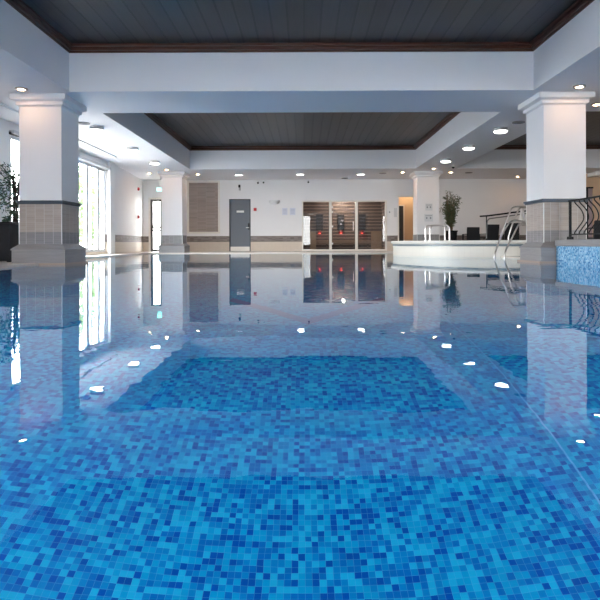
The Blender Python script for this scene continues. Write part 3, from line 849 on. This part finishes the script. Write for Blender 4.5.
# ------------------------------------------------------------ plants
def leaf(b, p, d, up, L, W):
    s = d.cross(up).normalized(); m = p+d*L*.5+up*L*.06
    vs = [b.verts.new(q) for q in (p, m+s*W*.5, p+d*L-up*L*.1, m-s*W*.5)]
    b.faces.new(vs)
def rv():
    while True:
        v = Vector((random.uniform(-1, 1), random.uniform(-1, 1), random.uniform(-1, 1)))
        if .05 < v.length < 1: return v
t = thing('potted_tree', 'leafy green indoor tree standing behind the dark planter at left edge', 'tree', (-5.66, 11.0, DECK))
b = N()
for k in range(3):
    a = k*2.1
    tube(b, smooth_path([(.05*math.cos(a), .05*math.sin(a), .1), (.035*math.cos(a+1), .035*math.sin(a+1), .7), (.035*math.cos(a+2), .035*math.sin(a+2), 1.2), (.12*math.cos(a+2.5), .1*math.sin(a+2), 1.65)], 5), .022, 7)
for k in range(14):
    d = rv().normalized(); tube(b, [(0, 0, 1.15+.03*k), (d.x*.2-.05, d.y*.25, 1.3+.04*k), (d.x*.3-.08, d.y*.4, 1.35+.045*k)], .007, 5)
obj('trunk', b, M_bark, t, True)
b = N()
for k in range(1500):
    v = rv(); c = Vector((-.16+v.x*.44, v.y*.42, 1.42+v.z*.50))
    if random.random() < .25: c = Vector((random.uniform(-.22, .06), random.uniform(-.1, .1), random.uniform(.55, 1.0)))
    if math.sin(c.x*13+1)*math.sin(c.z*11)*math.sin(c.y*9+2) > .25: continue
    if c.x < -.30: continue
    d = (rv()+Vector((0, 0, -.4))).normalized(); leaf(b, c, d, d.orthogonal().normalized(), .085, .04)
obj('foliage', b, M_leaf, t)
# pot
b = N(); cyl(b, 0, 0, 0, .32, .16, .2, 24); obj('pot', b, M_stone, t, True)
t = thing('dark_planter', 'large black wicker box on left deck in front of the indoor tree', 'box', (-5.72, 10.42, DECK))
b = N(); bx(b, -.38, .38, -.24, .24, .02, .70, .01); obj('box_body', b, M_black, t)
b = N(); bx(b, -.40, .40, -.26, .26, .70, .735, .008); obj('lid', b, mat('black_lid', (.008, .01, .014), .4), t)
b = N()
for sx in (-.33, .33):
    for sy in (-.19, .19): bx(b, sx-.03, sx+.03, sy-.03, sy+.03, 0, .02)
obj('foot', b, M_iron, t)

Dp = 21.3
t = thing('potted_bamboo', 'tall bushy bamboo plant in a black pot by back wall right of distant column', 'plant', (px(451, Dp), Dp, DECK))
b = N(); canes = []
for k in range(20):
    a = random.uniform(0, 6.28); r0 = random.uniform(.02, .10); r1 = random.uniform(.08, .44); zt = random.uniform(1.6, 2.3)
    q = smooth_path([(r0*math.cos(a), r0*math.sin(a), .7), (r0*1.3*math.cos(a), r0*math.sin(a)*1.3, 1.2), (r1*math.cos(a), r1*math.sin(a), zt)], 6)
    canes.append(q); tube(b, q, .009, 5)
obj('canes', b, M_stem, t, True)
b = N()
for q in canes:
    for k in range(80):
        u = random.uniform(.38, 1.0); i = min(int(u*(len(q)-1)), len(q)-2)
        c = q[i].lerp(q[i+1], random.random())+rv()*.11
        d = (rv()+Vector((c.x, c.y, -.25))).normalized(); leaf(b, c, d, d.orthogonal().normalized(), .12, .028)
obj('foliage', b, M_leaf2, t)
b = N(); lathe(b, [(.01, 0), (.19, 0), (.23, .72), (.25, .74), (.25, .78), (.22, .78), (.22, .72), (.01, .72)], 0, 0, 32); obj('pot', b, M_iron, t, True)

# ------------------------------------------------------------ armchairs
def armchair(lab, loc, rz, w=.46, hb=.93, lean=.06):
    t = thing('wicker_armchair', lab, 'armchair', loc, rz, group='black wicker armchairs beyond the whirlpool')
    b = N()
    vs = []
    tt = bmesh.new(); bmesh.ops.create_cube(tt, size=1)
    for v in tt.verts: v.co = Vector((v.co.x*w, v.co.y*.05+.24+(lean if v.co.z > 0 else 0), .42+(v.co.z+.5)*(hb-.42)))
    bmesh.ops.bevel(tt, geom=tt.edges[:], offset=.012, segments=2, affect='EDGES'); merge(b, tt); obj('backrest', b, M_black, t)
    b = N(); bx(b, -w/2, w/2, -.26, .25, .34, .43, .015); obj('seat', b, M_black, t)
    for s in (-1, 1):
        b = N(); bx(b, s*w/2-.03, s*w/2+.03, -.27, .26, .62, .65, .01); bx(b, s*w/2-.03, s*w/2+.03, -.27, -.22, .42, .62, .01); obj('armrest', b, M_black, t)
        for yy in (-.23, .24):
            b = N(); bx(b, s*(w/2-.025)-.02, s*(w/2-.025)+.02, yy-.02, yy+.02, 0, .34); obj('leg', b, M_iron, t)
    return t
armchair('upright black wicker armchair beside the bamboo plant', (px(471, 21.2), 21.2, DECK), PI, .47, .90)
armchair('broad black wicker armchair under the sloping handrail', (px(488.5, 21.0), 21.0, DECK), PI+.2, .50, .99, .10)
armchair('black wicker armchair seen behind the grab rails', (px(511, 21.3), 21.3, DECK), PI-.25, .52, 1.05)
b = None
t = thing('low_table', 'low black side table between the two leftmost armchairs', 'table', (px(481, 21.5), 21.5, DECK))
b = N(); bx(b, -.2, .2, -.2, .2, .48, .52, .008); obj('tabletop', b, M_iron, t)
for sx in (-.17, .17):
    for sy in (-.17, .17):
        b = N(); bx(b, sx-.015, sx+.015, sy-.015, sy+.015, 0, .48); obj('leg', b, M_iron, t)
# sloping handrail
Dh = 20.55
base = Vector((px(500, Dh), Dh, DECK))
t = thing('sloping_handrail', 'black sloping handrail with curved grey rail below it, beyond the whirlpool', 'handrail', base)
b = N(); tube(b, [P3(480, 216.3, Dh), P3(488, 215.8, Dh), P3(500, 214.3, Dh), P3(512, 212.6, Dh), P3(530, 210.5, Dh)], .028, 10); obj('top_rail', b, M_iron, t, True, shift=base)
b = N(); tube(b, smooth_path([(px(486.5, Dh), Dh, .5), P3(487, 224, Dh), P3(488.5, 219.5, Dh), P3(493, 218.3, Dh), P3(505, 216.6, Dh), P3(530, 213, Dh)], 5), .022, 10); obj('curved_rail', b, mat('grey_rail', (.22, .22, .23), .35, .5), t, True, shift=base)
b = N()
for x in (486.5, 528): cylx(b, (px(x, Dh), Dh, DECK), tuple(P3(x, 215.6 if x < 500 else 210.8, Dh)), .018)
obj('post', b, M_iron, t, True, shift=base)
b = N(); bx(b, -.02, .12, -.01, .01, 0, .25, .005)
# dark chair seen through railing at right edge
armchair('black wicker armchair seen through the iron railing at right edge', (px(602, 12.5), 12.5, DECK), PI, .64, .80)

# ------------------------------------------------------------ outside
bm = N(); bx(bm, -60, -6.4, -40, 60, -.4, -.3); bx(bm, -6.4, 60, -60, YB-.2, -.4, -.3); struct('ground', bm, M_ground)
def otree(lab, x, y, r, h):
    t = thing('garden_tree', lab, 'tree', (x, y, -.3), group='garden trees outside the windows')
    b = N(); tube(b, [(0, 0, 0), (.05, 0, h*.4), (0, 0, h*.7)], .12, 8); obj('trunk', b, M_bark, t, True)
    b = N()
    for k in range(900):
        v = rv(); d = rv().normalized(); leaf(b, Vector((v.x*r, v.y*r, h*.55+v.z*h*.42)), d, d.orthogonal().normalized(), .3, .18)
    obj('foliage', b, M_outleaf, t)
otree('pale leafy garden tree seen through the left windows, nearer one', -10.5, 25.5, 1.3, 4.5)
otree('pale leafy garden tree seen through the left windows, farther one', -13.5, 35.5, 1.6, 4.5)

# ------------------------------------------------------------ light
W = bpy.data.worlds.new('sky'); S.world = W; W.use_nodes = True
bg = W.node_tree.nodes['Background']; bg.inputs[0].default_value = (.98, .96, .955, 1); bg.inputs[1].default_value = 9.5
def portal(loc, rot, sx, sy):
    l = bpy.data.lights.new('window_portal', 'AREA'); l.shape = 'RECTANGLE'; l.size = sx; l.size_y = sy; l.cycles.is_portal = True
    o = bpy.data.objects.new('window_portal', l); COL.objects.link(o); o.location = loc; o.rotation_euler = rot
portal((-6.33, 14.55, 1.39), (0, -PI/2, 0), 2.54, 5.66)
portal((-6.33, -1.2, 1.39), (0, -PI/2, 0), 2.54, 3.6)
portal((-1.09, YB-.15, 1.49), (PI/2, 0, 0), 3.42, 2.73)
portal((8.77, YB-.15, 1.49), (PI/2, 0, 0), 3.45, 2.73)

S.view_settings.view_transform = 'Standard'; S.view_settings.look = 'None'
S.view_settings.gamma = 1; S.view_settings.exposure = 1.6; S.view_settings.use_curve_mapping = False
c = S.cycles
c.max_bounces = 14; c.diffuse_bounces = 7; c.glossy_bounces = 6; c.transmission_bounces = 8; c.transparent_max_bounces = 12
c.caustics_reflective = True; c.caustics_refractive = True; c.blur_glossy = .6
c.sample_clamp_indirect = 6; c.use_denoising = True
